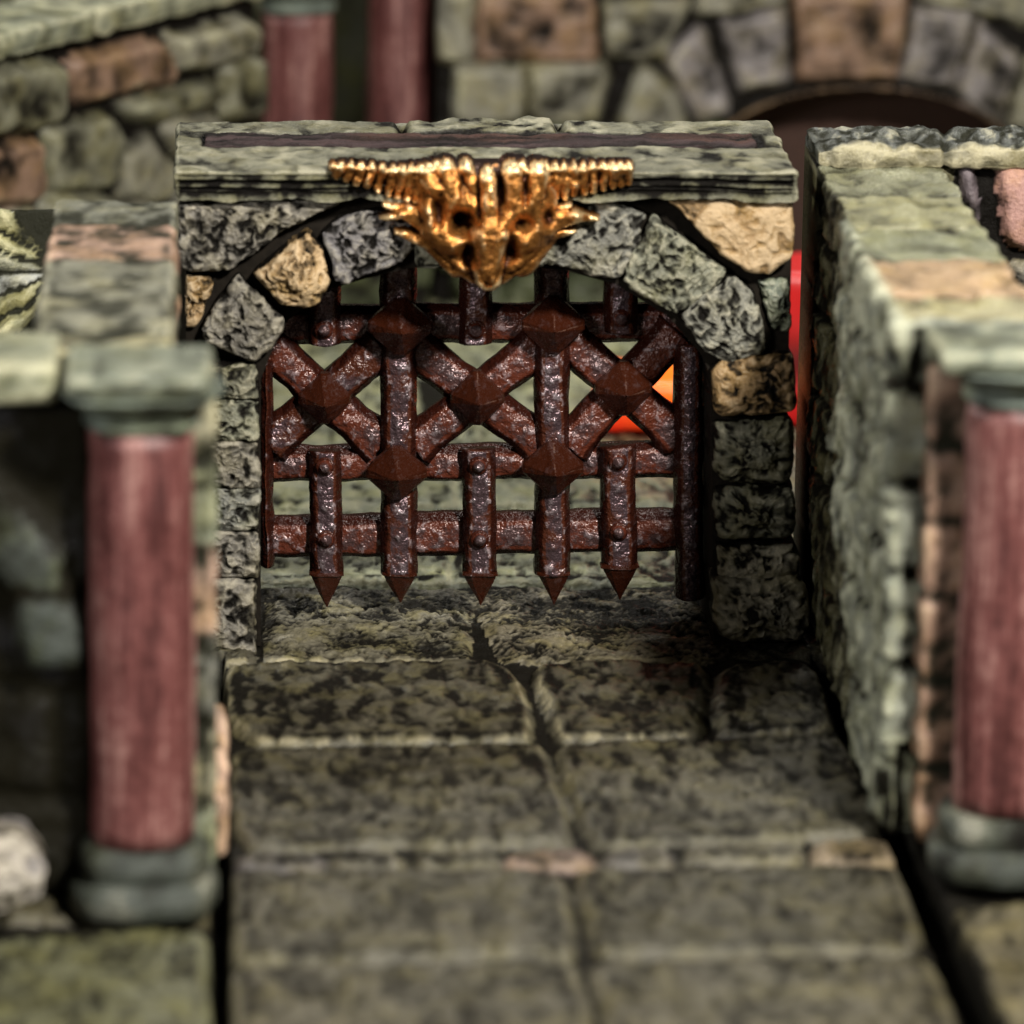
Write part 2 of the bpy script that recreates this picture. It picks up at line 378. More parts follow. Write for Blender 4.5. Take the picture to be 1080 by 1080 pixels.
# rows of square flags beyond the gate, coloured paler as if more strongly lit
for r_ in range(7):
    y0 = 1.3+3.2*r_
    for c_ in range(-5, 6):
        x0 = -.4+3.2*c_+(.1*((r_*7+c_*3) % 5)-.2)
        FS.append(([(x0, y0), (x0+3.1, y0), (x0+3.1, y0+3.05), (x0, y0+3.05)], (.24, .25, .17), .0))
def floor_h(x, y):
    h, d, idx, pc, prof = stone_field(x, y, FS, r=.16, H=.13, seed=3, warp=.05, grow=.03)
    thr = ss(-1.65, -1.45, y)*(1-ss(1.1, 1.4, y))
    far = ss(1.2, 1.6, y)
    wv = pits(x, y*.42, 0, 31, 8.5); wv2 = pits(x, y*.45, 0, 77, 15.)
    strat = fbm(x*9+2.*fbm(x*3, y*3, 0, 8, 2), y*9+2.6*fbm(x*2.6, y*2.0, 0, 9, 3), 0, 50, 4, .75); strat = .18-1.1*np.abs(strat)+.28*strat
    rgh = fbm(x*2.2, y*2.2, 0, 60, 5)
    crag = strat*.10*thr
    h = h*(1-.6*thr)+prof*(rgh*.03-(1-wv)*.02-(1-wv2)*.015)+crag*np.clip(prof, .3, 1)+thr*.04+(1-prof)*fbm(x*4, y*4, 0, 90, 3)*.06
    edge = np.exp(-((d-.08)/.04)**2)-.5*np.exp(-((d-.19)/.045)**2)
    cav = -.10+.38*wv+.32*wv2+rgh*.3+edge*.7*(.75+.6*fbm(x*1.7, y*1.7, 0, 70, 3))
    nf = ss(-2.5, -8, y); cav = cav*(1-.6*nf)+.6*nf*.30
    cav = cav*(1-thr)+thr*(.26+strat*1.3+rgh*.5-.16*ss(-1.0, .1, y))
    cav = cav+far*.13
    cav = np.where(d < 0, -.3+.35*fbm(x*3, y*3, 0, 93, 3), cav)
    # trench between the separate terrain pieces
    gl = np.interp(y, [-16, -8, -1.5], [G(236, 1120)[0], G(231, 930)[0], G(228, 700)[0]])
    gr = np.interp(y, [G(0, 1120)[1], G(0, 930)[1], G(0, 790)[1], G(0, 700)[1]], [G(1060, 1120)[0], G(978, 930)[0], G(915, 790)[0], G(878, 700)[0]])
    tr = np.maximum(np.exp(-((x-gl)/.07)**4), np.exp(-((x-gr)/.12)**4))*(y < -1.35)
    h = h-tr*.6; cav = cav-tr*1.2
    pc = pc*(1+.25*fbm(x*.9, y*.9, 0, 99, 3))[:, None]
    return h, cav, pc
x0, x1, y0, y1 = -11., 13., -15.5, 23.
xs = np.arange(x0, x1, .028)
ys = np.concatenate([np.arange(y0, -4.6, .06), np.arange(-4.6, 1.6, .03), np.arange(1.6, y1, .09)])
gx, gy = np.meshgrid(xs, ys); gx = gx.ravel(); gy = gy.ravel()
fh, fc_, fp = floor_h(gx, gy)
fl = mesh_obj('floor', np.column_stack([gx, gy, fh-.16]), grid_faces(len(xs), len(ys)), M_FLOOR, fc_, np.clip(fp, 0, 1))
fl['kind'] = 'structure'

# ================================================================== GATEWAY
gate_c = P(512, 690, -1.25)
gw = thing('gateway', 'grey stone arched gateway with flat slotted top and gold horned skull over the arch', 'gateway', (gate_c[0], 0, 0))
YF, YB = -1.22, 1.25
# dark mortar core with the arch cut through it
arch = [(275, 700), (275, 400), (286, 372), (303, 338), (345, 306), (385, 294), (430, 283), (512, 276), (560, 281), (600, 286), (650, 300), (705, 334), (738, 372), (750, 396), (752, 700)]
yc = -1.0
A = np.array([P(x, y, yc)[[0, 2]] for x, y in arch]); A[0, 1] = A[-1, 1] = -.1
A = np.vstack([A[:1], resample(np.vstack([A, A[:1]]), 2, 0)[:0], A[1:]])
xl, xr = P(196, 300, yc)[0], P(834, 300, yc)[0]; zt = P(500, 200, yc)[2]
n = len(A); top = np.array([(xl+(xr-xl)*np.clip((a[0]-xl)/(xr-xl), 0, 1), zt) for a in A])
outer = []
for q, a in enumerate(A):
    if q == 0: outer.append((xl, -.1))
    elif q == 1: outer.append((xl, a[1]))
    elif q == n-2: outer.append((xr, a[1]))
    elif q == n-1: outer.append((xr, -.1))
    elif q in (2, 3): outer.append((xl, a[1]))
    elif q == 4: outer.append((xl, zt))
    elif q == n-3: outer.append((xr, a[1]))
    elif q == n-4: outer.append((xr, zt))
    else: outer.append((a[0], zt))
outer = np.array(outer)
V = []; Fq = []
for (pts, yy) in ((A, yc), (outer, yc), (A, YB), (outer, YB)):
    V += [(p[0], yy, p[1]) for p in pts]
for q in range(n-1):
    Fq += [(q, q+1, n+q+1, n+q), (2*n+q+1, 2*n+q, 3*n+q, 3*n+q+1), (q+1, q, 2*n+q, 2*n+q+1), (n+q, n+q+1, 3*n+q+1, 3*n+q)]
core = mesh_obj('mortar_core', V, Fq, M_DARK, parent=gw, smooth=False, centre=(gate_c[0], 0, 0))
# stones of the arch
D = 2.3
def gs(px, paint, seed, Y=YF, depth=None, **k):
    nm = k.pop('name', 'arch_stone'); lb = k.pop('label', None)
    if nm == 'jamb_stone' and px[0][0] < 300: k.setdefault('lumps', .015)
    o = block(nm, px, Y, YB-.01-.007*(seed % 13) if depth is None else depth, M_STONE, paint, gw, seed=seed, **k)
    if lb: o['label'] = lb
    return o
gs([(188, 217), (362, 213), (352, 221), (325, 234), (300, 246), (270, 268), (243, 285), (200, 287), (188, 282)], GREY, 1, name='spandrel_stone', it=3, dome=.02)
gs([(196, 291), (222, 290), (226, 300), (214, 335), (205, 348), (196, 348)], TAN, 2, Y=-1.12, name='spandrel_stone', label='small tan spandrel stone', cb=.1)
gs([(250, 290), (300, 336), (299, 350), (286, 372), (268, 386), (214, 362), (212, 350), (228, 318)], GREY, 3)
gs([(266, 290), (325, 246), (342, 264), (347, 300), (341, 320), (322, 328), (296, 322)], TANP, 4, Y=YF-.12, label='tan arch stone', dome=.14, cb=.1, it=8)
gs([(338, 246), (362, 228), (400, 222), (432, 226), (440, 262), (424, 280), (366, 302), (352, 296), (346, 268)], (.145, .135, .135), 5, dome=.06)
gs([(436, 226), (590, 222), (588, 262), (570, 284), (520, 290), (440, 284)], (.18, .18, .15), 6, dome=.02)
gs([(592, 226), (640, 215), (682, 226), (674, 262), (652, 294), (620, 291), (566, 278), (575, 248)], (.165, .16, .135), 7, dome=.05)
gs([(690, 226), (770, 286), (760, 300), (714, 334), (690, 322), (656, 298), (660, 280)], GREEN, 8, it=5)
gs([(774, 292), (796, 308), (806, 345), (808, 372), (768, 385), (742, 372), (714, 336), (735, 316)], (.16, .155, .125), 9, it=6)
gs([(704, 211), (836, 209), (839, 240), (836, 272), (812, 290), (784, 286), (742, 252)], TAN, 10, name='spandrel_stone', label='large tan spandrel stone', cb=.16, pf=6.5, dome=.03, Y=YF-.03)
gs([(800, 296), (834, 291), (836, 345), (832, 352), (812, 350)], (.13, .15, .12), 11, name='spandrel_stone', Y=-1.1)
# jamb stones
for k, (y0_, y1_, c) in enumerate(((386, 422, MOSS), (423, 466, GREEN), (467, 515, GREY), (516, 561, (.17, .17, .15)), (562, 610, GREY))):
    gs([(205, y0_-1), (272+k % 2*3, y0_), (275-k % 2*2, y1_), (205, y1_+1)], c, 20+k, name='jamb_stone', bevel=.06, dome=.02, n=100, rin=22, it=3)
gs([(205, 611), (272, 611), (271, 692), (205, 694)], GREY, 26, name='jamb_stone', n=110, pf=9)
gs([(750, 393), (760, 386), (838, 374), (841, 385), (842, 425), (838, 438), (762, 442), (752, 434)], TAN, 30, name='jamb_stone', label='tan jamb stone', bevel=.16, dome=.12, pit=.02, Y=YF-.05, cb=-.02, it=14)
gs([(753, 447), (836, 442), (840, 455), (838, 505), (830, 513), (760, 512), (753, 500)], MOSS, 31, name='jamb_stone', bevel=.2, dome=.16, cb=-.1, it=16, Y=YF-.02)
gs([(753, 517), (836, 516), (841, 530), (840, 566), (832, 573), (758, 573), (752, 560)], MOSS, 32, name='jamb_stone', bevel=.2, dome=.16, cb=-.1, it=16, Y=YF-.02)
gs([(756, 577), (838, 576), (846, 592), (846, 606), (840, 614), (756, 614)], (.17, .155, .11), 33, name='jamb_stone', bevel=.13, cb=-.05, Y=YF-.05)
gs([(752, 610), (845, 608), (853, 630), (856, 672), (845, 682), (768, 682), (756, 672)], (.17, .155, .11), 34, name='jamb_stone', bevel=.2, dome=.18, cb=-.06, it=16, Y=YF-.12)

# flat slotted lintel with layered front
zt_ = P(500, 181, -1.35)[2]; zb_ = P(500, 212, -1.3)[2]
xl_, xr_ = P(184, 185, -1.35)[0], P(842, 185, -1.35)[0]
ylf = -1.36; ylb = G(500, 127, zt_)[1]
slot0 = G(218, 152, zt_); slot1 = G(792, 139, zt_)
SY = G(500, 147, zt_)[1]
def lint(Vv, nr, h, cav, pa):
    x, y, z = Vv.T
    topm = ss(.5, .9, nr[:, 2]); fr = ss(.5, .9, -nr[:, 1])
    zz = z-zb_+.035*fbm(x*.8, 0*x, 0, 5, 3)
    # three shaly ledges on the front, a dark shadow band painted along the bottom
    lay = np.zeros_like(x)
    for c, wd, dp in ((.20, .026, .11), (.27, .016, .06), (.13, .018, .09), (.035, .055, .22)):
        lay = lay-dp*np.exp(-((zz-c)/wd)**2)*(.85+.45*fbm(x*1.5, 0*x, c*9, 7, 3))
    h = h+fr*(lay+.03*fbm(x*1.2, 0*x, z*20, 8, 4))
    cav = cav+fr*(lay*6.5+.16)
    # crumbling centre back edge
    cr = np.exp(-((x-P(540, 126, 1)[0])/1.0)**4)*ss(ylb-.95, ylb-.55, y)*topm
    h = h+cr*(.09*fbm(x*5, y*5, 0, 15, 4)+.05); cav = cav+cr*fbm(x*7, y*7, 0, 16, 3)*.8
    # shallow rebate that holds the dark slot bar
    sy = SY; s = ss(.41, .38, np.abs(y-sy))*ss(slot0[0]-.07, slot0[0]-.03, x)*ss(slot1[0]+.12, slot1[0]+.08, x)*topm
    h = h-s*.05; pa = pa*(1-s[:, None])+s[:, None]*np.array([.02, .013, .011]); cav = cav*(1-s)+s*.1
    rim = topm*(1-s); cav = cav+rim*(.20+.22*fbm(x*9, y*3, 0, 61, 4)); h = h*(1-rim*.45)
    # chips in the slab's back edge
    for cx_ in (425, 590):
        ch = np.exp(-((x-P(cx_, 130, 1)[0])/.05)**2)*(y > sy+.4)*topm
        h = h-ch*.14; cav = cav-ch*.6
    return h, cav, pa
box('lintel', (xl_, ylf, zb_), (xr_, ylb, zt_), M_STONE, (.155, .15, .10), gw, 51, res=.022, rough=.05, bevel=.05, cavb=.08, fun=lint, pit=.012)

def slotf(Vv, nr, h, cav, pa):
    x, y, z = Vv.T; g = fbm(x*1.3, y*10, 0, 45, 4)
    pa = pa*(1+.6*g)[:, None]; w_ = ss(.1, .35, fbm(x*.9, y*2, 0, 46, 2))[:, None]
    return h+g*.012, .42+g*.5, pa*(1-w_)+w_*np.array([.06, .027, .02])
box('slot_bar', (slot0[0]-.02, SY-.36, zt_-.12), (slot1[0], SY+.36, zt_+.004), M_SLOTP, (.034, .019, .019), gw, 53, res=.03, bevel=.02, fun=slotf)

# ------------------------------------------------------------------ gold horned skull (relief modelled by swept round forms)
def capsules_mesh(name, caps, m, parent, res=.014, seed=0, sub=None, base=None, rgh=.028, pad=.1):
    """caps in photo pixels: (x0,y0,x1,y1,r0,r1,lift0,lift1); lift in units in front of the wall face"""
    Yp = base
    C = []
    for (ax, ay, bx, by, r0, r1, l0, l1) in caps:
        a = P(ax, ay, Yp); b = P(bx, by, Yp); C.append((a[0], a[2], b[0], b[2], r0/100, r1/100, l0, l1))
    C = np.array(C)
    lo = np.array([min(C[:, 0].min(), C[:, 2].min()), min(C[:, 1].min(), C[:, 3].min())])-.3
    hi = np.array([max(C[:, 0].max(), C[:, 2].max()), max(C[:, 1].max(), C[:, 3].max())])+.3
    nx, nz = int((hi[0]-lo[0])/res), int((hi[1]-lo[1])/res)
    X, Z = np.meshgrid(np.linspace(lo[0], hi[0], nx), np.linspace(lo[1], hi[1], nz)); X = X.ravel(); Z = Z.ravel()
    Hh = np.full(X.shape, -1.0); cov = np.full(X.shape, -1.0)
    acc = np.zeros(X.shape)
    for c in C:
        d = np.array([c[2]-c[0], c[3]-c[1]]); dd = max(d@d, 1e-9)
        t = np.clip(((X-c[0])*d[0]+(Z-c[1])*d[1])/dd, 0, 1)
        r = c[4]+(c[5]-c[4])*t; l = c[6]+(c[7]-c[6])*t
        q = (X-c[0]-d[0]*t)**2+(Z-c[1]-d[1]*t)**2
        ins = r*r-q; cov = np.maximum(cov, ins/np.maximum(r, 1e-4))
        hv = l+np.sqrt(np.maximum(ins, 0))
        hv = np.where(ins > 0, hv, -5)
        acc += np.exp(np.clip(hv, -5, 3)*26)
    Hh = np.where(cov > 0, np.log(acc+1e-9)/26, 0)
    low = Hh.copy()
    G2 = Hh.reshape(nz, nx)
    if sub is not None: Hh = Hh+sub(X, Z, Yp)
    fine = fbm(X*8, Z*8, 0, seed, 4); Hh = Hh+fine*rgh*2.2+rgh*1.6*fbm(X*3.5, Z*3.5, 0, seed+9, 2)
    g2 = Hh.reshape(nz, nx); bl = g2.copy()
    for _ in range(14): bl = (bl+np.roll(bl, 1, 0)+np.roll(bl, -1, 0)+np.roll(bl, 1, 1)+np.roll(bl, -1, 1))/5
    cav = .45+(g2-bl).ravel()*9+fine*.2
    keep = cov > 0
    Hh = np.where(keep, np.maximum(Hh, .02), 0)
    Vv = np.column_stack([X, Yp-Hh, Z]); Fc = grid_faces(nx, nz)
    fk = keep[Fc].sum(1) >= 1
    Fc = Fc[fk]; Vv[~keep, 1] = Yp+.12
    used = np.unique(Fc); mp = -np.ones(len(Vv), int); mp[used] = np.arange(len(used)); Fc = mp[Fc]; Vv = Vv[used]; cv = cav[used]
    # close the back
    e = {}
    for f in Fc:
        for a, b in zip(f, np.roll(f, -1)):
            if (b, a) in e: del e[(b, a)]
            else: e[(a, b)] = 1
    c = len(Vv); Vv = np.vstack([Vv, [Vv[:, 0].mean(), Yp+.14, Vv[:, 2].mean()]]); cv = np.append(cv, .1)
    faces = [list(f) for f in Fc]+[[b, a, c] for a, b in e]
    return mesh_obj(name, Vv, faces, m, cv, None, parent, centre=(Vv[:, 0].mean(), Yp, Vv[:, 2].min()))
YS = -1.28
def skull_sub(X, Z, Yp):
    s = 0*X
    for (px, py, rx, ry, dp) in ((485, 227, 13, 12, -.46), (549, 228, 11, 8, -.26), (494, 260, 7, 13, -.17), (536, 258, 7, 13, -.17), (462, 226, 6, 9, -.14), (575, 222, 6, 9, -.14), (462, 212, 7, 13, -.16), (526, 195, 4, 16, -.15), (486, 190, 3, 12, -.06), (552, 193, 3, 12, -.08), (503, 205, 3, 14, -.08), (512, 288, 4, 8, -.1)):
        c = P(px, py, Yp); s = s+dp*np.exp(-(((X-c[0])/(rx/100))**2+((Z-c[2])/(ry/100))**2))
    return s
caps = [
    (476, 206, 550, 206, 36, 36, .10, .12),      # cranium
    (486, 228, 542, 228, 38, 36, .16, .16),
    (512, 228, 513, 284, 27, 14, .36, .38),      # snout
    (512, 178, 514, 225, 8, 9, .52, .58), (501, 236, 513, 284, 7, 5, .56, .50), (527, 236, 514, 284, 7, 5, .56, .50), (500, 234, 528, 234, 6, 6, .58, .58),
    (470, 215, 498, 226, 9, 6, .34, .46), (556, 214, 528, 226, 9, 6, .34, .46),   # brows
    (450, 180, 470, 206, 10, 8, .30, .40), (470, 174, 492, 214, 10, 8, .36, .48), (538, 174, 540, 212, 10, 8, .46, .44), (490, 172, 500, 190, 8, 6, .38, .44), (566, 176, 558, 210, 11, 7, .42, .36), (548, 172, 566, 196, 7, 6, .34, .44),
    (458, 236, 490, 268, 16, 14, .14, .20), (570, 234, 536, 268, 17, 14, .14, .20),  # cheekbones
    (468, 256, 502, 284, 15, 13, .05, .12), (562, 254, 526, 284, 16, 13, .05, .12),
    (454, 248, 482, 278, 14, 13, .02, .08), (574, 246, 550, 276, 15, 14, .02, .08),
    (492, 268, 513, 294, 11, 8, .16, .2), (534, 268, 513, 294, 11, 8, .16, .2),
    (456, 236, 424, 222, 12, 5, .14, .12), (424, 222, 402, 228, 5, 2, .12, .1), (570, 232, 606, 224, 13, 7, .14, .18), (606, 224, 630, 229, 7, 2, .18, .12), (572, 246, 606, 242, 9, 2, .08, .1), (452, 252, 418, 244, 9, 3, .08, .06),
    (560, 222, 600, 214, 8, 3, .12, .12), (450, 222, 405, 214, 8, 3, .12, .10),
]
sk = capsules_mesh('horned_skull', caps, M_GOLD, gw, seed=4, sub=skull_sub, base=YS)
sk['label'] = 'gold painted beast skull'
def horn(pts, h0, h1, seed):
    cs = []; n_ = 11
    pp = np.array(pts, float); t = np.linspace(0, len(pp)-1.001, n_*2)
    for a, tt in enumerate(t):
        i = int(tt); q = pp[i]+(pp[i+1]-pp[i])*(tt-i); k = a/(n_*2-1); h = h0+(h1-h0)*k
        if a % 2 == 0: cs.append((q[0]+2, q[1]-h*.9, q[0]-(pp[0][0]-pp[-1][0])*.03, q[1]+h, 5.2, 4.0, .30-.10*k, .12-.06*k))
        else: cs.append((q[0], q[1]-h*.55, q[0], q[1]+h*.6, 5, 4, .17-.08*k, .08-.05*k))
    return capsules_mesh('horn', cs, M_GOLD, sk, seed=seed, base=YS-.02, rgh=.045)
horn([(458, 191), (436, 191), (410, 189), (380, 183), (352, 178)], 21, 5, 5)
horn([(562, 189), (588, 189), (615, 187), (642, 184), (664, 182)], 19, 9, 6)
for px_, py_, dx in ((436, 180, -8), (416, 176, -8), (398, 174, -6), (592, 178, 6), (612, 176, 6), (632, 173, 6)):
    pass

# ================================================================== PORTCULLIS
pc = thing('portcullis', 'rust brown iron portcullis of spiked bars with pyramid studs, closing the arch', 'portcullis', (gate_c[0]-.0, 0, 0))
def bar(name, a, b, w, th, Y, m, parent=pc, seed=0, cb=.5, wend=None, grime=True):
    A_ = P(a[0], a[1], Y); B_ = P(b[0], b[1], Y); d = B_-A_; Ln = np.linalg.norm(d); t = d/Ln; s = np.cross(t, [0, 1, 0])
    w = (w-(1 if 'strap' in name else 4))/100; nl = max(6, int(Ln/.025)); prof = []
    hw, ht, bv = w/2, th/2, min(.035, th*.3)
    fpts = []
    for k in np.linspace(-1, 1, 9): fpts.append((k*(hw-bv), -ht-.02*(1-k*k)))
    fo = .045
    cs = [(-hw-fo, ht), (-hw-fo, 0), (-hw-fo*.2, -ht+bv*1.3), (-hw+bv*.3, -ht+bv*.4)]+fpts+[(hw-bv*.3, -ht+bv*.4), (hw+fo*.2, -ht+bv*1.3), (hw+fo, 0), (hw+fo, ht)]
    cs = np.array(cs); nc = len(cs)
    V = []; cv = []
    for q in range(nl+1):
        l = q/nl; ww = 1.0+(.28*(abs(2*l-1)**5) if name == 'diagonal_bar' else 0)
        for j, (u, y_) in enumerate(cs):
            V.append(A_+d*l+s*u*ww+np.array([0, y_, 0])); cv.append(cb if 4 < j < nc-5 else -.6 if (j < 4 or j > nc-5) else cb-.5)
    V = np.array(V); cv = np.array(cv); Fc = grid_faces(nc, nl+1)
    # wrap the back
    a0 = np.arange(nl)*nc; F2 = np.stack([a0+nc-1, a0, a0+nc, a0+2*nc-1], -1)
    x, y, z = V.T
    nn = np.column_stack([fbm(x*4, z*4, y*4, seed+1, 3), fbm(x*5+3, z*5, y*4, seed+2, 4)*1.3, fbm(x*4, z*4+9, y*4, seed+3, 3)])
    V = V+nn*.024
    faces = [list(f) for f in Fc]+[list(f) for f in F2]+[list(range(nc))[::-1], list(nl*nc+np.arange(nc))]
    me = mesh_obj(name, V, faces, m, cv+.25*fbm(x*3, z*3, 0, seed+6, 3), None, parent, centre=(A_+B_)/2)
    return me
def spike(parent, x, y0, y1, w, Y, seed=0):
    A_ = P(x, y0, Y); B_ = P(x+1, y1, Y); hw = w/200
    V = []; cv = []
    lv = [(-.03, .86, .0), (.0, 1.12, .45), (.05, 1.15, .5), (.09, 1.0, -.1), (.3, .80, -.1), (.6, .46, -.12), (.85, .18, -.1), (1, .04, .2)]
    for l, k, c in lv:
        p = A_+(B_-A_)*l
        for j in range(12):
            an = j/12*2*math.pi; sx = math.cos(an); sy = math.sin(an)
            e = 1/max(abs(sx), abs(sy)*1.0)
            e = min(e, 1.25)
            V.append(p+np.array([sx*e*hw*k, sy*e*hw*k*.75, 0])); cv.append(c)
    V = np.array(V); Fc = [list(f) for f in grid_faces(12, len(lv), wrap=True)]+[list(range(12)), list(range(12*(len(lv)-1), 12*len(lv)))[::-1]]
    Fc = [f[::-1] for f in Fc]
    V = V+np.column_stack([fbm(V[:, 0]*6, V[:, 2]*6, 0, seed, 2)]*3)*.012
    o = mesh_obj('spike', V, Fc, M_BOSS, cv, None, parent, smooth=False, centre=A_); return o
def rivet(parent, x, y, Y, r=12):
    c = P(x, y, Y); V = []; cv = []
    prof = [(1.5, .02, -.6), (1.42, -.012, -.3), (1.15, -.012, -.5), (1.0, -.02, .3), (.9, -.05, .5), (.6, -.075, .7), (.25, -.085, .8), (.02, -.088, .8)]
    for k, y_, cc in prof:
        for j in range(16):
            a = j/16*2*math.pi; V.append(c+np.array([math.cos(a)*k*r/200*1.1, y_, math.sin(a)*k*r/200*1.1])); cv.append(cc)
    Fc = [list(f)[::-1] for f in grid_faces(16, len(prof), wrap=True)]
    return mesh_obj('rivet', V, Fc, M_IRON2, cv, None, parent, centre=c)
def boss(x, y, rx, ry, Y, seed, hgt=.26, lean=0):
    c = P(x, y, Y); V = []; cv = []
    n_ = 40
    rings = [(1.0, .02, -.3), (1.0, -.08, -.1), (.94, -.11, .15)]+[(.94*(1-t), -.11-(hgt-.11)*t-.0*t, .1+.35*t) for t in np.linspace(0, 1, 12)[1:-1]]+[(.03, -hgt-.0, .8)]
    for k, yy, cc in rings:
        for j in range(n_):
            a = j/n_*2*math.pi; ca, sa = math.cos(a), math.sin(a)
            e = 1/(abs(ca)+abs(sa)); e = min(e, 1/(max(abs(ca), abs(sa))*1.16))   # diamond with clipped points
            V.append(c+np.array([ca*e*k*rx/100*1.02, yy, sa*e*k*ry/100*1.04])); 
            dd = min(abs(a % (math.pi/2)), math.pi/2-abs(a % (math.pi/2)))
            cv.append(cc*.4+.1+(.75 if dd < .1 else 0))  # ridges coloured paler as painted glints
    V = np.array(V); V = V+np.column_stack([fbm(V[:, 0]*5+q, V[:, 2]*5, V[:, 1]*5, seed+q, 3) for q in range(3)])*.012
    Fc = [list(f)[::-1] for f in grid_faces(n_, len(rings), wrap=True)]
    return mesh_obj('stud', V, Fc, M_BOSS, cv, None, pc, smooth=False, centre=c)
# crossbars (behind), diagonals, uprights (front)
bar('crossbar', (280, 343), (728, 340), 36, .20, .10, M_IRON2, seed=1)
bar('crossbar', (276, 490), (728, 485), 33, .20, .10, M_IRON2, seed=2)
bar('crossbar', (276, 567), (728, 559), 40, .20, .10, M_IRON2, seed=3)
for (cx_, cy_, a, b, c, d) in ((343, 419, (284, 368), (402, 470), (404, 366), (284, 468)), (504, 416, (436, 366), (572, 470), (568, 366), (436, 470)), (657, 408, (598, 358), (718, 462), (714, 350), (600, 470))):
    bar('diagonal_bar', a, b, 36, .18, .0, M_IRON2, seed=cx_)
    bar('diagonal_bar', c, d, 36, .18, -.02, M_IRON2 if cx_ != 343 else M_IRON, seed=cx_+1)
ups = []
for x, ya, yb, w, tip in ((281, 380, 596, 11, 0), (727, 362, 630, 25, 0), (421, 272, 605, 33, 636), (583, 272, 605, 31, 638)):
    if x == 280: yb = 638
    u = bar('upright_bar', (x-1, ya), (x, yb), w, .26, -.10, M_IRON, seed=x, cb=.62)
    if tip: spike(u, x, yb-2, tip, w, -.12, x)
for x, ya, yb in ((342, 292, 362), (502, 284, 362), (655, 284, 350)):
    u = bar('short_strap', (x, ya), (x, yb), 26, .22, -.10, M_IRON, seed=x+3, cb=.62); rivet(u, x, yb-14, -.24)
for x, ya, yb, w, tip in ((344, 475, 606, 26, 640), (506, 474, 606, 27, 638), (653, 470, 598, 29, 632)):
    u = bar('spiked_strap', (x-1, ya), (x, yb), w, .22, -.10, M_IRON, seed=x+5, cb=.62); rivet(u, x-1, ya+17, -.24); rivet(u, x, yb-37, -.24)
    spike(u, x, yb-3, tip, w+6, -.12, x)
for a in ((422, 343, 38, 34, -.22), (583, 341, 37, 34, -.22), (342, 419, 31, 30, -.10), (503, 418, 32, 32, -.10), (657, 408, 34, 32, -.10), (418, 497, 36, 32, -.22), (583, 492, 36, 32, -.22)):
    boss(a[0], a[1], a[2], a[3], a[4], a[0]+a[1], hgt=.42)

# ================================================================== COLUMNS
def lathe(name, c, prof, m, parent, n=48, paint=GREY, seed=0, rough=.02, cavb=.35, square=None):
    V = []; K = []
    for r, z in prof:
        for j in range(n):
            a = j/n*2*math.pi; ca, sa = math.cos(a), math.sin(a)
            e = 1.0
            if square: e = min(1/max(abs(ca), abs(sa)), 1.32)*square+(1-square)
            V.append((c[0]+ca*r*e, c[1]+sa*r*e, c[2]+z))
    V = np.array(V); Fc = grid_faces(n, len(prof), wrap=True); x, y, z = V.T; nr = vnormals(V, Fc)
    fn = fbm(x*2.5, y*2.5, z*2.5, seed, 4); V = V+nr*(fn*rough)[:, None]
    faces = [list(f) for f in Fc]+[list(range(n))[::-1], list(n*(len(prof)-1)+np.arange(n))]
    return mesh_obj(name, V, faces, m, cavb+.5*fn+.2*pits(x, z, y, seed, 4), np.tile(paint, (len(V), 1)), parent, centre=c)
def dens(prof, step=.08):
    o = []
    for (a, b), (c, d) in zip(prof[:-1], prof[1:]):
        k = max(1, int(math.hypot(c-a, d-b)/step))
        for q in range(k): o.append((a+(c-a)*q/k, b+(d-b)*q/k))
    o.append(prof[-1]); return o
BASE = [(.62, 0), (.66, .04), (.67, .22), (.62, .28), (.55, .30), (.57, .34), (.58, .50), (.52, .57), (.46, .60)]
CAPP = [(.46, 0), (.50, .04), (.50, .08), (.47, .10), (.55, .22), (.70, .32), (.72, .35)]
def column(parent, x, y, ztop=4.33, paint_cap=(.22, .27, .22), seed=0, abacus=None):
    lathe('column_base', (x, y, -.02), dens(BASE), M_STONE, parent, paint=(.045, .052, .042), seed=seed+1, square=.3)  # base coloured darker to stand for the shade low down
    lathe('column_shaft', (x, y, .58), dens([(.455, 0), (.455, ztop-.58)], .15), M_COL, parent, seed=seed, rough=.03)
    lathe('column_capital', (x, y, ztop), dens(CAPP), M_STONE, parent, paint=(.15, .18, .15), seed=seed+2, square=.35)
    if abacus: box('capital_slab', (x-abacus[0], y-abacus[2], ztop+.34), (x+abacus[1], y+abacus[3], ztop+.58), M_PALE, (.15, .165, .12), parent, seed+3, res=.1, bevel=.1, cavb=.25)

# ================================================================== LEFT WALL
lx = P(150, 700, -9.25)[0]; ZT = 4.84
lw = thing('pillared_wall', 'blurred near stone wall with red column and dark arched side on the left', 'wall', (lx, -9.2, 0))
column(lw, lx, -9.25, seed=100, abacus=(.66, .62, .66, .66))
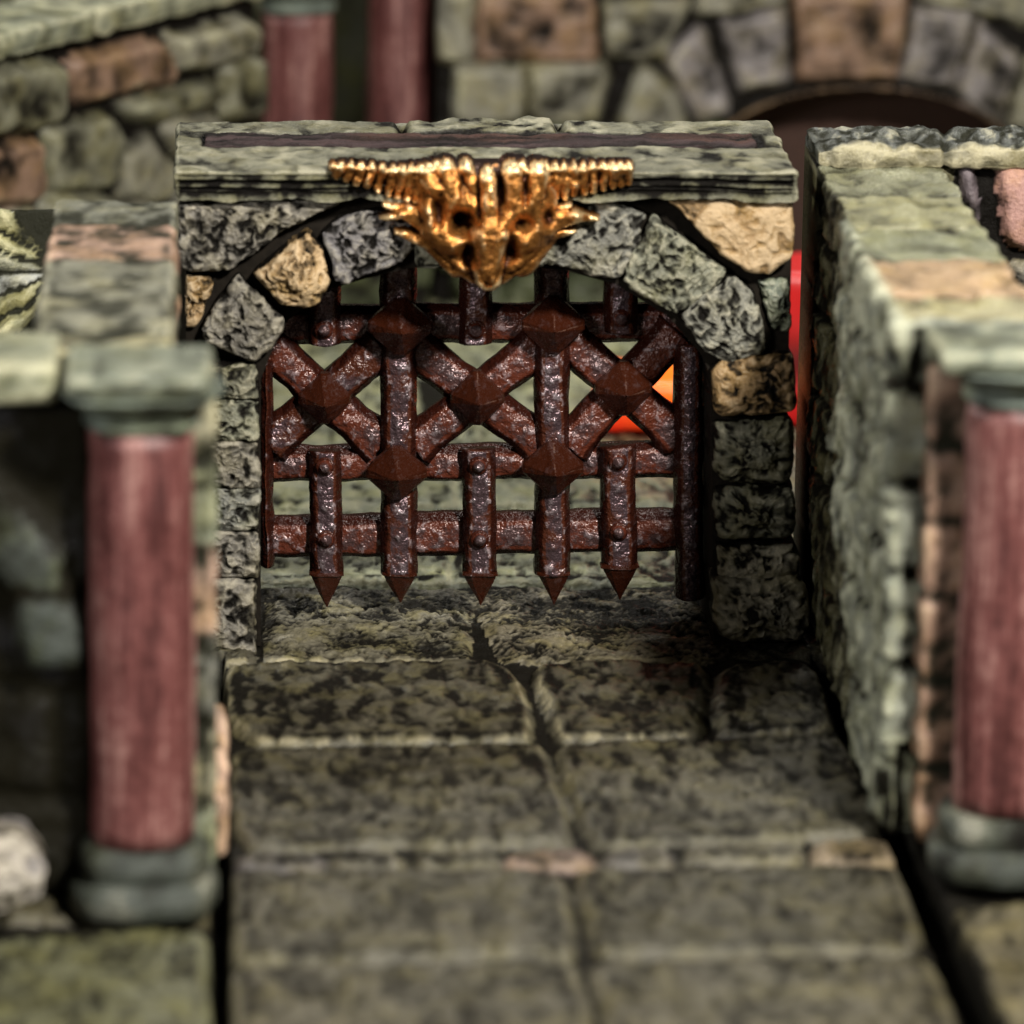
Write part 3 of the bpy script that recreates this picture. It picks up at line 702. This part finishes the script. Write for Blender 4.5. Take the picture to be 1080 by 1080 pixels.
# pier strip right of the column
px1 = P(229, 700, -8.9)[0]
def strips(Vv, nr, h, cav, pa):
    x, y, z = Vv.T
    j = np.abs(((z+.2*fbm(x, y, z*.5, 3, 2))/.78) % 1-.5)
    g = ss(.40, .47, j); h = h-g*.05; cav = cav-g*.5
    k = np.floor(z/.78).astype(int) % 4
    tt = np.array([(.24, .26, .18), (.32, .30, .2), (.20, .20, .17), (.45, .30, .22)])[k]
    return h, cav, pa*0+tt
box('pier', (lx-.25, -8.95, 0), (px1, -8.2, 4.6), M_PALE, GREY, lw, 61, res=.1, fun=strips, cavb=.1)
def toprows(rows):
    def f(Vv, nr, h, cav, pa):
        x, y, z = Vv.T; t = ss(.4, .8, nr[:, 2])
        yy = y+.07*fbm(x*1.2, y, 0, 13, 3)
        for (a, b, c) in rows:
            m_ = (yy > a) & (yy <= b)
            pa = np.where(m_[:, None], np.array(c)*(1+.3*fbm(x*1.5, y*1.5, 0, 8, 3))[:, None], pa)
            g = np.exp(-((yy-a)/.05)**2); h = h-g*.07*t; cav = cav-g*.4*t
        # coursed rubble on the side faces
        sd = 1-t
        zz = z+.12*fbm(x, y*.6, z*.6, 21, 2); r_ = np.floor(zz/.85); yo = y+r_*.9
        d = np.minimum(np.abs((zz/.85) % 1-.5), .5); g1 = ss(.40, .48, d)
        d2 = np.abs(((yo+x)/1.5+.1*fbm(y, z, 0, 5, 2)) % 1-.5); g2 = ss(.44, .49, d2)
        g = np.maximum(g1, g2)*sd; h = h-g*.12+sd*.10*fbm(y*1.5, z*1.5, x*1.5, 27, 5); cav = cav-g*.55
        return h, cav, pa
    return f
wx0, wx1 = G(54, 240, ZT)[0], G(186, 240, ZT)[0]
ya = lambda py: G(120, py, ZT)[1]
rows = [(ya(370), ya(350), (.34, .31, .18)), (ya(350), ya(272), (.21, .205, .15)), (ya(272), ya(234), (.38, .24, .17)), (ya(234), ya(205), (.13, .13, .095))]
box('wall_body', (wx0, -8.6, 0), (wx1, ya(210), ZT), M_PALE, (.27, .28, .22), lw, 62, res=.09, fun=toprows(rows), cavb=.12, rough=.05)
# side wall running off to the left, arch moulding on its face
O = np.array([-13.0, -9.1, -.05]); wl = lx-.45+13
def lpix(x, y): 
    w = P(x, y, -9.1)-O; return (w[0], w[2])
ac = lpix(-110, 700)
def lface(u, v):
    h = 0*u; r = np.hypot(u-ac[0], (v-ac[1])*.85)
    R0 = lpix(84, 720)[0]-ac[0]
    ring = ss(R0-.55, R0-.42, r)*(1-ss(R0, R0+.12, r))*(v > ac[1])
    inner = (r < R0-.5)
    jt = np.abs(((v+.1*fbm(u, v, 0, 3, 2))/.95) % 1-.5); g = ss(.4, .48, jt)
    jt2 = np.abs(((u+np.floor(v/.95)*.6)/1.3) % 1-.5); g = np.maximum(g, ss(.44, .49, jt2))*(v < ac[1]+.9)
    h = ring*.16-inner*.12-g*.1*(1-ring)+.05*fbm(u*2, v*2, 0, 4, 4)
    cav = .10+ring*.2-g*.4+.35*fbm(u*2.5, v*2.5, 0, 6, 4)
    pa = np.where(ring[:, None] > .5, np.array([.06, .07, .06]), np.array([.018, .017, .02]))+0*u[:, None]  # near-black colour puts the shade into this face, ring a little lighter
    return h, cav, pa
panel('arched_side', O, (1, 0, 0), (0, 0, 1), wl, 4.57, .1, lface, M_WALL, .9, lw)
box('coping', (-13, -9.4, 4.54), (lx-.72, -8.0, 4.88), M_PALE, (.17, .18, .12), lw, 63, res=.14, cavb=.25)

# small pale stone low in the corner, very blurred
pw = block('loose_stone', [(-45, 885), (20, 880), (48, 915), (42, 952), (0, 968), (-45, 965)], -10.4, .5, M_STONE, (.22, .20, .19), None, dome=.15, seed=71, n=60, rin=14, cb=.4)
tag(pw, 'small whitish loose stone on the floor at the foot of the dark arched side wall', 'stone')
# tan block leaning at the foot of the left pier
tb = box('kerb_stone', (P(222, 860, -6.6)[0], -8.15, -.02), (P(241, 860, -6.6)[0], -5.2, .62), M_STONE, (.50, .33, .24), None, 72, res=.08, bevel=.1)
tag(tb, 'narrow peach kerb stone at the foot of the left pier beside the flagstones', 'kerb stone')

# ================================================================== PALE BROKEN MASONRY behind the left wall
O = np.array([-9.15, .9, -.05]); U = (1, .08, 0); Vd = (0, .35, 1)
def rp(p): return rel(O, U, Vd, p)
polys = []
for k_ in range(6):
    a_ = math.radians(-42+k_*16); b_ = math.radians(-42+k_*16+12.5)
    q4 = [(74-r_*math.cos(t_), 292+r_*math.sin(t_)) for r_, t_ in ((26, a_), (220, a_), (220, b_), (26, b_))]
    polys.append((rp(q4), [(.30, .29, .16), (.36, .35, .2), (.25, .25, .18), (.42, .43, .40)][k_ % 4], .04*(k_ % 3)))
def ff(u, v):
    h, d, idx, pcx, prof = stone_field(u, v, polys, r=.14, H=.2, seed=15, warp=.12)
    fb = fbm(u*4, v*4, 0, 5, 4); return h+fb*.06, np.where(d < 0, -.05, .4+fb*.8), pcx
fr_ = panel('broken_masonry', O, U, Vd, 4.6, 4.05, .04, ff, M_PALE, .9)
tag(fr_, 'pale yellowish broken masonry with radiating ribs behind the left wall', 'rubble')

# ================================================================== RIGHT WALL
rx = P(1064, 700, -8.35)[0]
rw = thing('pillared_wall', 'pale rough topped stone wall with red column right of the gateway', 'wall', (rx, -8.35, 0))
column(rw, rx, -8.35, seed=200, abacus=(.80, 1.2, .66, .66))
box('pier', (P(970, 700, -7.9)[0], -7.95, 0), (rx+1.2, -7.2, 4.6), M_PALE, GREY, rw, 161, res=.1, fun=lambda V, n_, h, c, p: strips(V, n_, h, c, p)[:2]+(np.tile((.30, .185, .13), (len(V), 1)),), cavb=.15)
ZT = 4.84
rx0 = G(868, 185, ZT)[0]; rx1 = G(1005, 190, ZT)[0]
yb_ = lambda py: G(980, py, ZT)[1]
rows = [(yb_(336), yb_(312), (.33, .30, .18)), (yb_(312), yb_(272), (.40, .27, .16)), (yb_(272), yb_(240), (.21, .215, .14)), (yb_(240), yb_(205), (.27, .26, .155)), (yb_(205), yb_(160), (.22, .22, .14))]
tr_ = toprows(rows)
def rside(Vv, nr, h, cav, pa):
    h, cav, pa = tr_(Vv, nr, h, cav, pa); x, y, z = Vv.T
    lf = ss(.4, .8, -nr[:, 0])
    # rough split-stone face, drybrushed; far and lower part coloured dark as cast shadow
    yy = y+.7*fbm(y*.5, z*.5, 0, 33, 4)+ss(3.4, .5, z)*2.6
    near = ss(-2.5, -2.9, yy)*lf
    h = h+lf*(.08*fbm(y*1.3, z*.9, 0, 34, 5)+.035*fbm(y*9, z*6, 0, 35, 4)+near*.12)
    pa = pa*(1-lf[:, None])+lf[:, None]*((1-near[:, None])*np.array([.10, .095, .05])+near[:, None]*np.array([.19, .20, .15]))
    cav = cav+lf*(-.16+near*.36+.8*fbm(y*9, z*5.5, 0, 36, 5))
    cr = ss(.4, .8, nr[:, 2]); cav = cav+cr*.12; h = h+cr*.06*fbm(x*3, y*3, 0, 37, 4)
    return h, cav, pa
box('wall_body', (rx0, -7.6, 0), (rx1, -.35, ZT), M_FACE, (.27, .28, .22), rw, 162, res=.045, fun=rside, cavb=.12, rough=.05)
# rear section across, its front face in the notch
bx0 = P(857, 300, -.3)[0]; O = np.array([bx0, -.32, -.02])
def q_(p): return rel(O, (1, 0, 0), (0, 0, 1), p)
polys = [(q_([(1008, 172), (1030, 170), (1034, 262), (1012, 215)]), PURP, .05), (q_([(1048, 172), (1120, 168), (1120, 268), (1062, 262), (1050, 240)]), (.48, .27, .23), .06),
         (q_([(850, 175), (1004, 172), (1010, 300), (850, 300)]), (.14, .13, .07), 0), (q_([(850, 305), (1010, 305), (1010, 430), (850, 430)]), (.14, .13, .07), 0), (q_([(1062, 272), (1180, 272), (1180, 400), (1062, 400)]), GREY, 0),
         (q_([(1126, 170), (1300, 168), (1300, 266), (1126, 268)]), GREY, 0)]
def ff2(u, v):
    h, d, idx, pcx, prof = stone_field(u, v, polys, r=.1, H=.12, seed=18, warp=.03)
    fb = fbm(u*4, v*4, 0, 5, 4); pt = pits(u, v, 0, 8, 5); return h+fb*.03-.03*(1-pt), np.where(d < 0, -.1, .15+.4*pt+fb*.3), pcx
panel('rear_section', O, (1, 0, 0), (0, 0, 1), 6.5, ZT+.02, .04, ff2, M_STONE, 1.1, rw)
def capf(Vv, nr, h, cav, pa):
    x, y, z = Vv.T; t = ss(.4, .8, nr[:, 2]); 
    fe = ss(-.34, -.46, y+.12*fbm(x*2.5, z*3, 0, 58, 4))
    h = h+t*.10*fbm(x*5, y*5, 0, 55, 5)+.05*fbm(x*1.4, y, z, 56, 2)
    pa = np.array([.075, .08, .07])*(1-fe[:, None])+fe[:, None]*np.array([.21, .19, .12])+0*pa
    cav = cav+t*(-.05+1.0*fbm(x*12, y*7, 0, 57, 4))*(1-fe)+fe*.22
    for jx in (1000,):
        g = np.exp(-((x-P(jx, 160, -.3)[0]-.1*y)/.03)**2); h = h-g*.05; cav = cav-g*.4
    return h, cav, pa
box('coping', (bx0-.03, -.5, ZT-.02), (bx0+6.4, .72, ZT+.20), M_PALE, GREY, rw, 163, res=.04, fun=capf, bevel=.07, cavb=.15, rough=.04)

# ================================================================== BACKGROUND
# far wall with arched opening
YW = 15.0; O = np.array([P(462, 0, YW)[0], YW, -.05])
def w_(p): return rel(O, (1, 0, 0), (0, 0, 1), p)
PK = (.23, .145, .10); GY = (.20, .19, .145); PU = (.20, .18, .175)
ring = []
S = [([(505, -10), (626, -10), (626, 62), (505, 62)], PK), ([(636, 2), (726, -2), (712, 40), (700, 60), (640, 62)], GY), ([(478, 68), (550, 68), (550, 128), (478, 128)], GY), ([(558, 68), (646, 66), (628, 128), (560, 128)], GY),
     ([(462, -10), (498, -10), (498, 62), (462, 62)], GY), ([(650, 128), (678, 66), (716, 96), (726, 140), (680, 150)], GY), ([(698, 62), (738, 28), (766, 90), (768, 120), (735, 128), (715, 90)], PU), ([(762, 22), (828, 10), (832, 84), (782, 96)], PU),
     ([(732, -30), (832, -30), (828, 4), (762, 16), (736, 18)], GY), ([(838, -8), (956, -8), (944, 80), (842, 84)], PK), ([(966, 8), (1022, 14), (1000, 92), (950, 80)], PU), ([(1030, 22), (1072, 60), (1052, 128), (1006, 96)], PU), ([(966, -30), (1100, -30), (1100, 30), (1035, 16), (966, 2)], GY),
     ([(1080, 60), (1200, 60), (1200, 130), (1062, 130)], GY), ([(505, -80), (626, -80), (626, -18), (505, -18)], GY), ([(636, -80), (726, -80), (726, -10), (636, -8)], PK), ([(838, -80), (1000, -80), (1000, -36), (838, -36)], GY)]
for r_ in range(5):
    for c_ in range(6):
        x_ = 462+c_*56+(r_ % 2)*20; y_ = 134+r_*52
        S.append(([(x_, y_), (x_+50, y_), (x_+50, y_+46), (x_, y_+46)], (.06, .07, .035)))
    S.append(([(1066, 136+r_*52), (1200, 136+r_*52), (1200, 182+r_*52), (1066, 182+r_*52)], GY))
polysW = [(w_(p), c, .03*((i*7) % 3)) for i, (p, c) in enumerate(S)]
ac = w_([(908, 170)])[0]; AR = w_([(908, 93)])[0][1]-ac[1]; AW = w_([(1066, 170)])[0][0]-ac[0]
def inarch(u, v): return np.where(v > ac[1], np.hypot((u-ac[0])/AW, (v-ac[1])/AR), np.abs(u-ac[0])/AW)
def ff3(u, v):
    h, d, idx, pcx, prof = stone_field(u, v, polysW, r=.13, H=.2, seed=28, warp=.06, grow=.05)
    a = inarch(u, v); rim = (a < 1.045)
    fb = fbm(u*3, v*3, 0, 5, 4); cav = np.where(d < .0, -.02, .36+fb*.5+.2*np.exp(-((d-.1)/.06)**2)); h = h+fb*.05
    h = np.where(rim, .12, h); pcx = np.where(rim[:, None], np.array([.16, .10, .06]), pcx); cav = np.where(rim, .4+fb*.3, cav)
    return h, cav, pcx
def panel_hole(name, O, w, h, res, fun, m, thick, parent, hole):
    nu, nv = int(w/res)+1, int(h/res)+1
    uu, vv = np.meshgrid(np.linspace(0, w, nu), np.linspace(0, h, nv)); uu = uu.ravel(); vv = vv.ravel()
    hh, cav, pa = fun(uu, vv); X = np.column_stack([O[0]+uu, O[1]-hh, O[2]+vv]); Bk = np.column_stack([O[0]+uu, O[1]+thick+0*hh, O[2]+vv])
    Fc = grid_faces(nu, nv); keep = ~hole(uu, vv)[Fc].any(1); Fc = Fc[keep]
    e = {}
    for f in Fc.tolist():
        for a, b in zip(f, f[1:]+f[:1]):
            if (b, a) in e: del e[(b, a)]
            else: e[(a, b)] = 1
    n0 = len(X); faces = Fc.tolist()+(Fc[:, ::-1]+n0).tolist()+[[b, a, a+n0, b+n0] for a, b in e]
    return mesh_obj(name, np.vstack([X, Bk]), faces, m, np.concatenate([cav, cav*0+.3]), np.clip(np.vstack([pa, pa]), 0, 1), parent, centre=O)
fw = thing('arched_wall', 'blurred far stone wall with pink keystone over a dark round arch opening', 'wall', (P(760, 0, YW)[0], YW, 0))
panel_hole('wall_face', O, w_([(1190, 0)])[0][0], w_([(700, -75)])[0][1], .028, ff3, M_FAR, 1.2, fw, lambda u, v: inarch(u, v) < 1.0)
box('door_panel', (O[0]+ac[0]-AW-.2, YW+1.25, -.05), (O[0]+ac[0]+AW+.2, YW+1.45, O[2]+ac[1]+AR+.3), M_BROWN, (.1, .1, .1), fw, 5, res=.5)

# left far wall with sloping coping
A_ = G(-140, 60, 4.66); B_ = G(268, -33, 4.66); U = np.array([B_[0]-A_[0], B_[1]-A_[1], 0]); O = np.array([A_[0], A_[1], -.05]); wlen = np.linalg.norm(U)
def v_(p): return rel(O, U, (0, 0, 1), p)
S = [([(66, 62), (163, 40), (180, 84), (72, 108)], PK), ([(170, 36), (250, 14), (264, 24), (262, 56), (182, 72)], GY), ([(118, 112), (222, 80), (224, 112), (136, 132)], MOSS), ([(230, 64), (276, 58), (276, 122), (230, 122)], MOSS),
     ([(-60, 90), (54, 58), (56, 130), (-60, 150)], MOSS), ([(38, 138), (112, 118), (122, 160), (104, 200), (40, 202)], MOSS), ([(118, 168), (150, 138), (182, 176), (164, 212), (120, 208)], GY), ([(-60, 160), (28, 146), (34, 212), (-60, 220)], PK),
     ([(164, 132), (224, 120), (226, 160), (188, 166)], GY), ([(188, 172), (276, 164), (276, 220), (176, 220)], GY), ([(38, 210), (110, 208), (110, 262), (38, 262)], MOSS), ([(116, 216), (180, 222), (180, 262), (116, 262)], GY), ([(-60, 226), (30, 218), (30, 270), (-60, 280)], GY)]
polysL = [(v_(p), c, .03*((i*5) % 3)) for i, (p, c) in enumerate(S)]
def ff4(u, v):
    h, d, idx, pcx, prof = stone_field(u, v, polysL, r=.15, H=.24, seed=38, warp=.08, grow=.05)
    fb = fbm(u*3, v*3, 0, 5, 4); cav = np.where(d < .0, -.02, .36+fb*.6+.25*np.exp(-((d-.12)/.07)**2)); return h+fb*.06, cav, pcx
sw = thing('stepped_wall', 'blurred rubble wall with pale sloping coping slabs and one pinkish block, far left', 'wall', (A_[0], A_[1], 0))
panel('wall_face', O, U, (0, 0, 1), wlen, 4.36, .06, ff4, M_FAR, 1.0, sw)
def slab_along(name, A, U, a0, a1, z0, z1, yo0, yo1, m, paint, parent, seed):
    Un = U/np.linalg.norm(U); Nn = np.array([-Un[1], Un[0], 0])
    o = box(name, (a0, yo0, z0), (a1, yo1, z1), m, paint, None, seed, res=.1, bevel=.08, cavb=.3, rough=.06)
    me = o.data; n_ = len(me.vertices); co = np.zeros(n_*3); me.vertices.foreach_get('co', co); co = co.reshape(-1, 3)+np.array(o.location)
    W = A+co[:, :1]*Un+co[:, 1:2]*Nn; W[:, 2] = co[:, 2]
    o.location = (0, 0, 0); o.parent = parent; W -= np.array(parent.location); me.vertices.foreach_set('co', W.ravel()); me.update(); return o
base3 = np.array([A_[0], A_[1], 0])
k = wlen
cuts = [v_([(x, y)])[0][0] for x, y in ((-140, 94), (84, 42), (262, 0))]
slab_along('coping_slab', base3, U, 0, cuts[1]-.05, 4.32, 4.66, -.3, 1.1, M_PALE, (.20, .21, .15), sw, 81)
slab_along('coping_slab', base3, U, cuts[1]+.05, k, 4.32, 4.68, -.25, 1.1, M_PALE, (.24, .245, .17), sw, 82)

# far red columns
for i, (px_, Yc, lab) in enumerate(((314, 15.0, 'blurred far red column behind the left half of the gateway top, nearest the rubble wall'), (422, 15.9, 'blurred far red column between its twin and the arched far wall'))):
    c = P(px_, 100, Yc)
    t = thing('red_column', lab, 'column', (c[0], Yc, 0), 'far red columns')
    column(t, c[0], Yc, ztop=3.86 if i == 0 else 4.5, seed=300+i*10, abacus=(.7, .7, .7, .7))
pl = box('low_wall', (P(255, 300, 13.6)[0], 13.5, -.05), (P(455, 300, 13.6)[0], 14.1, 1.55), M_FAR, (.06, .07, .035), None, 91, res=.1, cavb=.1)
tag(pl, 'low dark green stone wall seen through the top of the portcullis', 'low wall')
# a dark wall behind the columns
bw = box('rear_wall', (-12, 17.6, -.05), (P(462, 0, 17)[0], 18.2, 6.5), M_WALL, (.07, .07, .045), None, 90, res=.3)
tag(bw, 'dark stone wall behind the far red columns', 'wall')

# red and orange block behind the gate
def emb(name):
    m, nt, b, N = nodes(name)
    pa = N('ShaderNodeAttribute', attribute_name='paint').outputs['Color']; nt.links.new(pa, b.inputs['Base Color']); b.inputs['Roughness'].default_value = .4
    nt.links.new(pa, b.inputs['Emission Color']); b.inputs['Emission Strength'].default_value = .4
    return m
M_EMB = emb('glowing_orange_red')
a0, a1, a2 = P(632, 460, 7.6), P(740, 460, 7.6), P(885, 440, 7.9)
eb = thing('glowing_block', 'glowing orange and red block behind the right side of the portcullis', 'block', (a1[0], 7.8, 0))
zo = P(690, 404, 7.6)[2]; zr = P(850, 288, 7.9)[2]
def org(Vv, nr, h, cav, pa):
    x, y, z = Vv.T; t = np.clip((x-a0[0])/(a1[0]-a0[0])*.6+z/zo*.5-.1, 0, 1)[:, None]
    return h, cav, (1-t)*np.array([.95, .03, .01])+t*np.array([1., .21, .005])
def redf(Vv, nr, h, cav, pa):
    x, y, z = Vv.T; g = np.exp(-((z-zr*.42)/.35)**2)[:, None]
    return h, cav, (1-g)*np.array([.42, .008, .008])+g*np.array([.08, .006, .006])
box('orange_part', (a0[0], 7.6, 0), (a1[0]-.01, 9.0, zo), M_EMB, TAN, eb, 5, res=.12, fun=org, bevel=.15)
box('red_part', (a1[0]+.01, 7.9, 0), (a2[0], 9.2, zr), M_EMB, TAN, eb, 5, res=.12, fun=redf, bevel=.12)

# table beneath everything
tbx = box('table', (-40, -30, -1.4), (45, 60, -.75), M_DARK, GREY, None, 3, res=4); tbx['kind'] = 'structure'

# ================================================================== LIGHT
w = bpy.data.worlds.new('World'); sc.world = w; w.use_nodes = True
bg = w.node_tree.nodes['Background']; bg.inputs[0].default_value = (.95, .96, 1, 1); bg.inputs[1].default_value = .035
from mathutils import Vector
def area(name, loc, tgt, size, power, col=(1, 1, 1)):
    l = bpy.data.lights.new(name, 'AREA'); l.shape = 'DISK'; l.size = size; l.energy = power; l.color = col
    o = bpy.data.objects.new(name, l); COL.objects.link(o); o.location = loc
    o.rotation_euler = (Vector(tgt)-Vector(loc)).to_track_quat('-Z', 'Y').to_euler(); return o
area('key_lamp', (11, -29, 26), (0, -1, 2), 3.5, 27000, (1, .96, .88))
area('rim_lamp', (-24, 6, 24), (1, -3, 2), 5, 6000, (1, .99, .95))
area('fill_lamp', (-16, -26, 13), (0, -1, 2), 5, 3300, (1, .98, .95))
area('back_lamp', (6, 22, 34), (0, 9, 0), 7, 8000, (1, .97, .90))

sc.view_settings.view_transform = 'Standard'; sc.view_settings.look = 'None'; sc.view_settings.exposure = -0.1; sc.view_settings.gamma = 1
sc.view_settings.use_curve_mapping = False
sc.render.engine = 'CYCLES'; sc.cycles.use_denoising = True; sc.cycles.max_bounces = 5
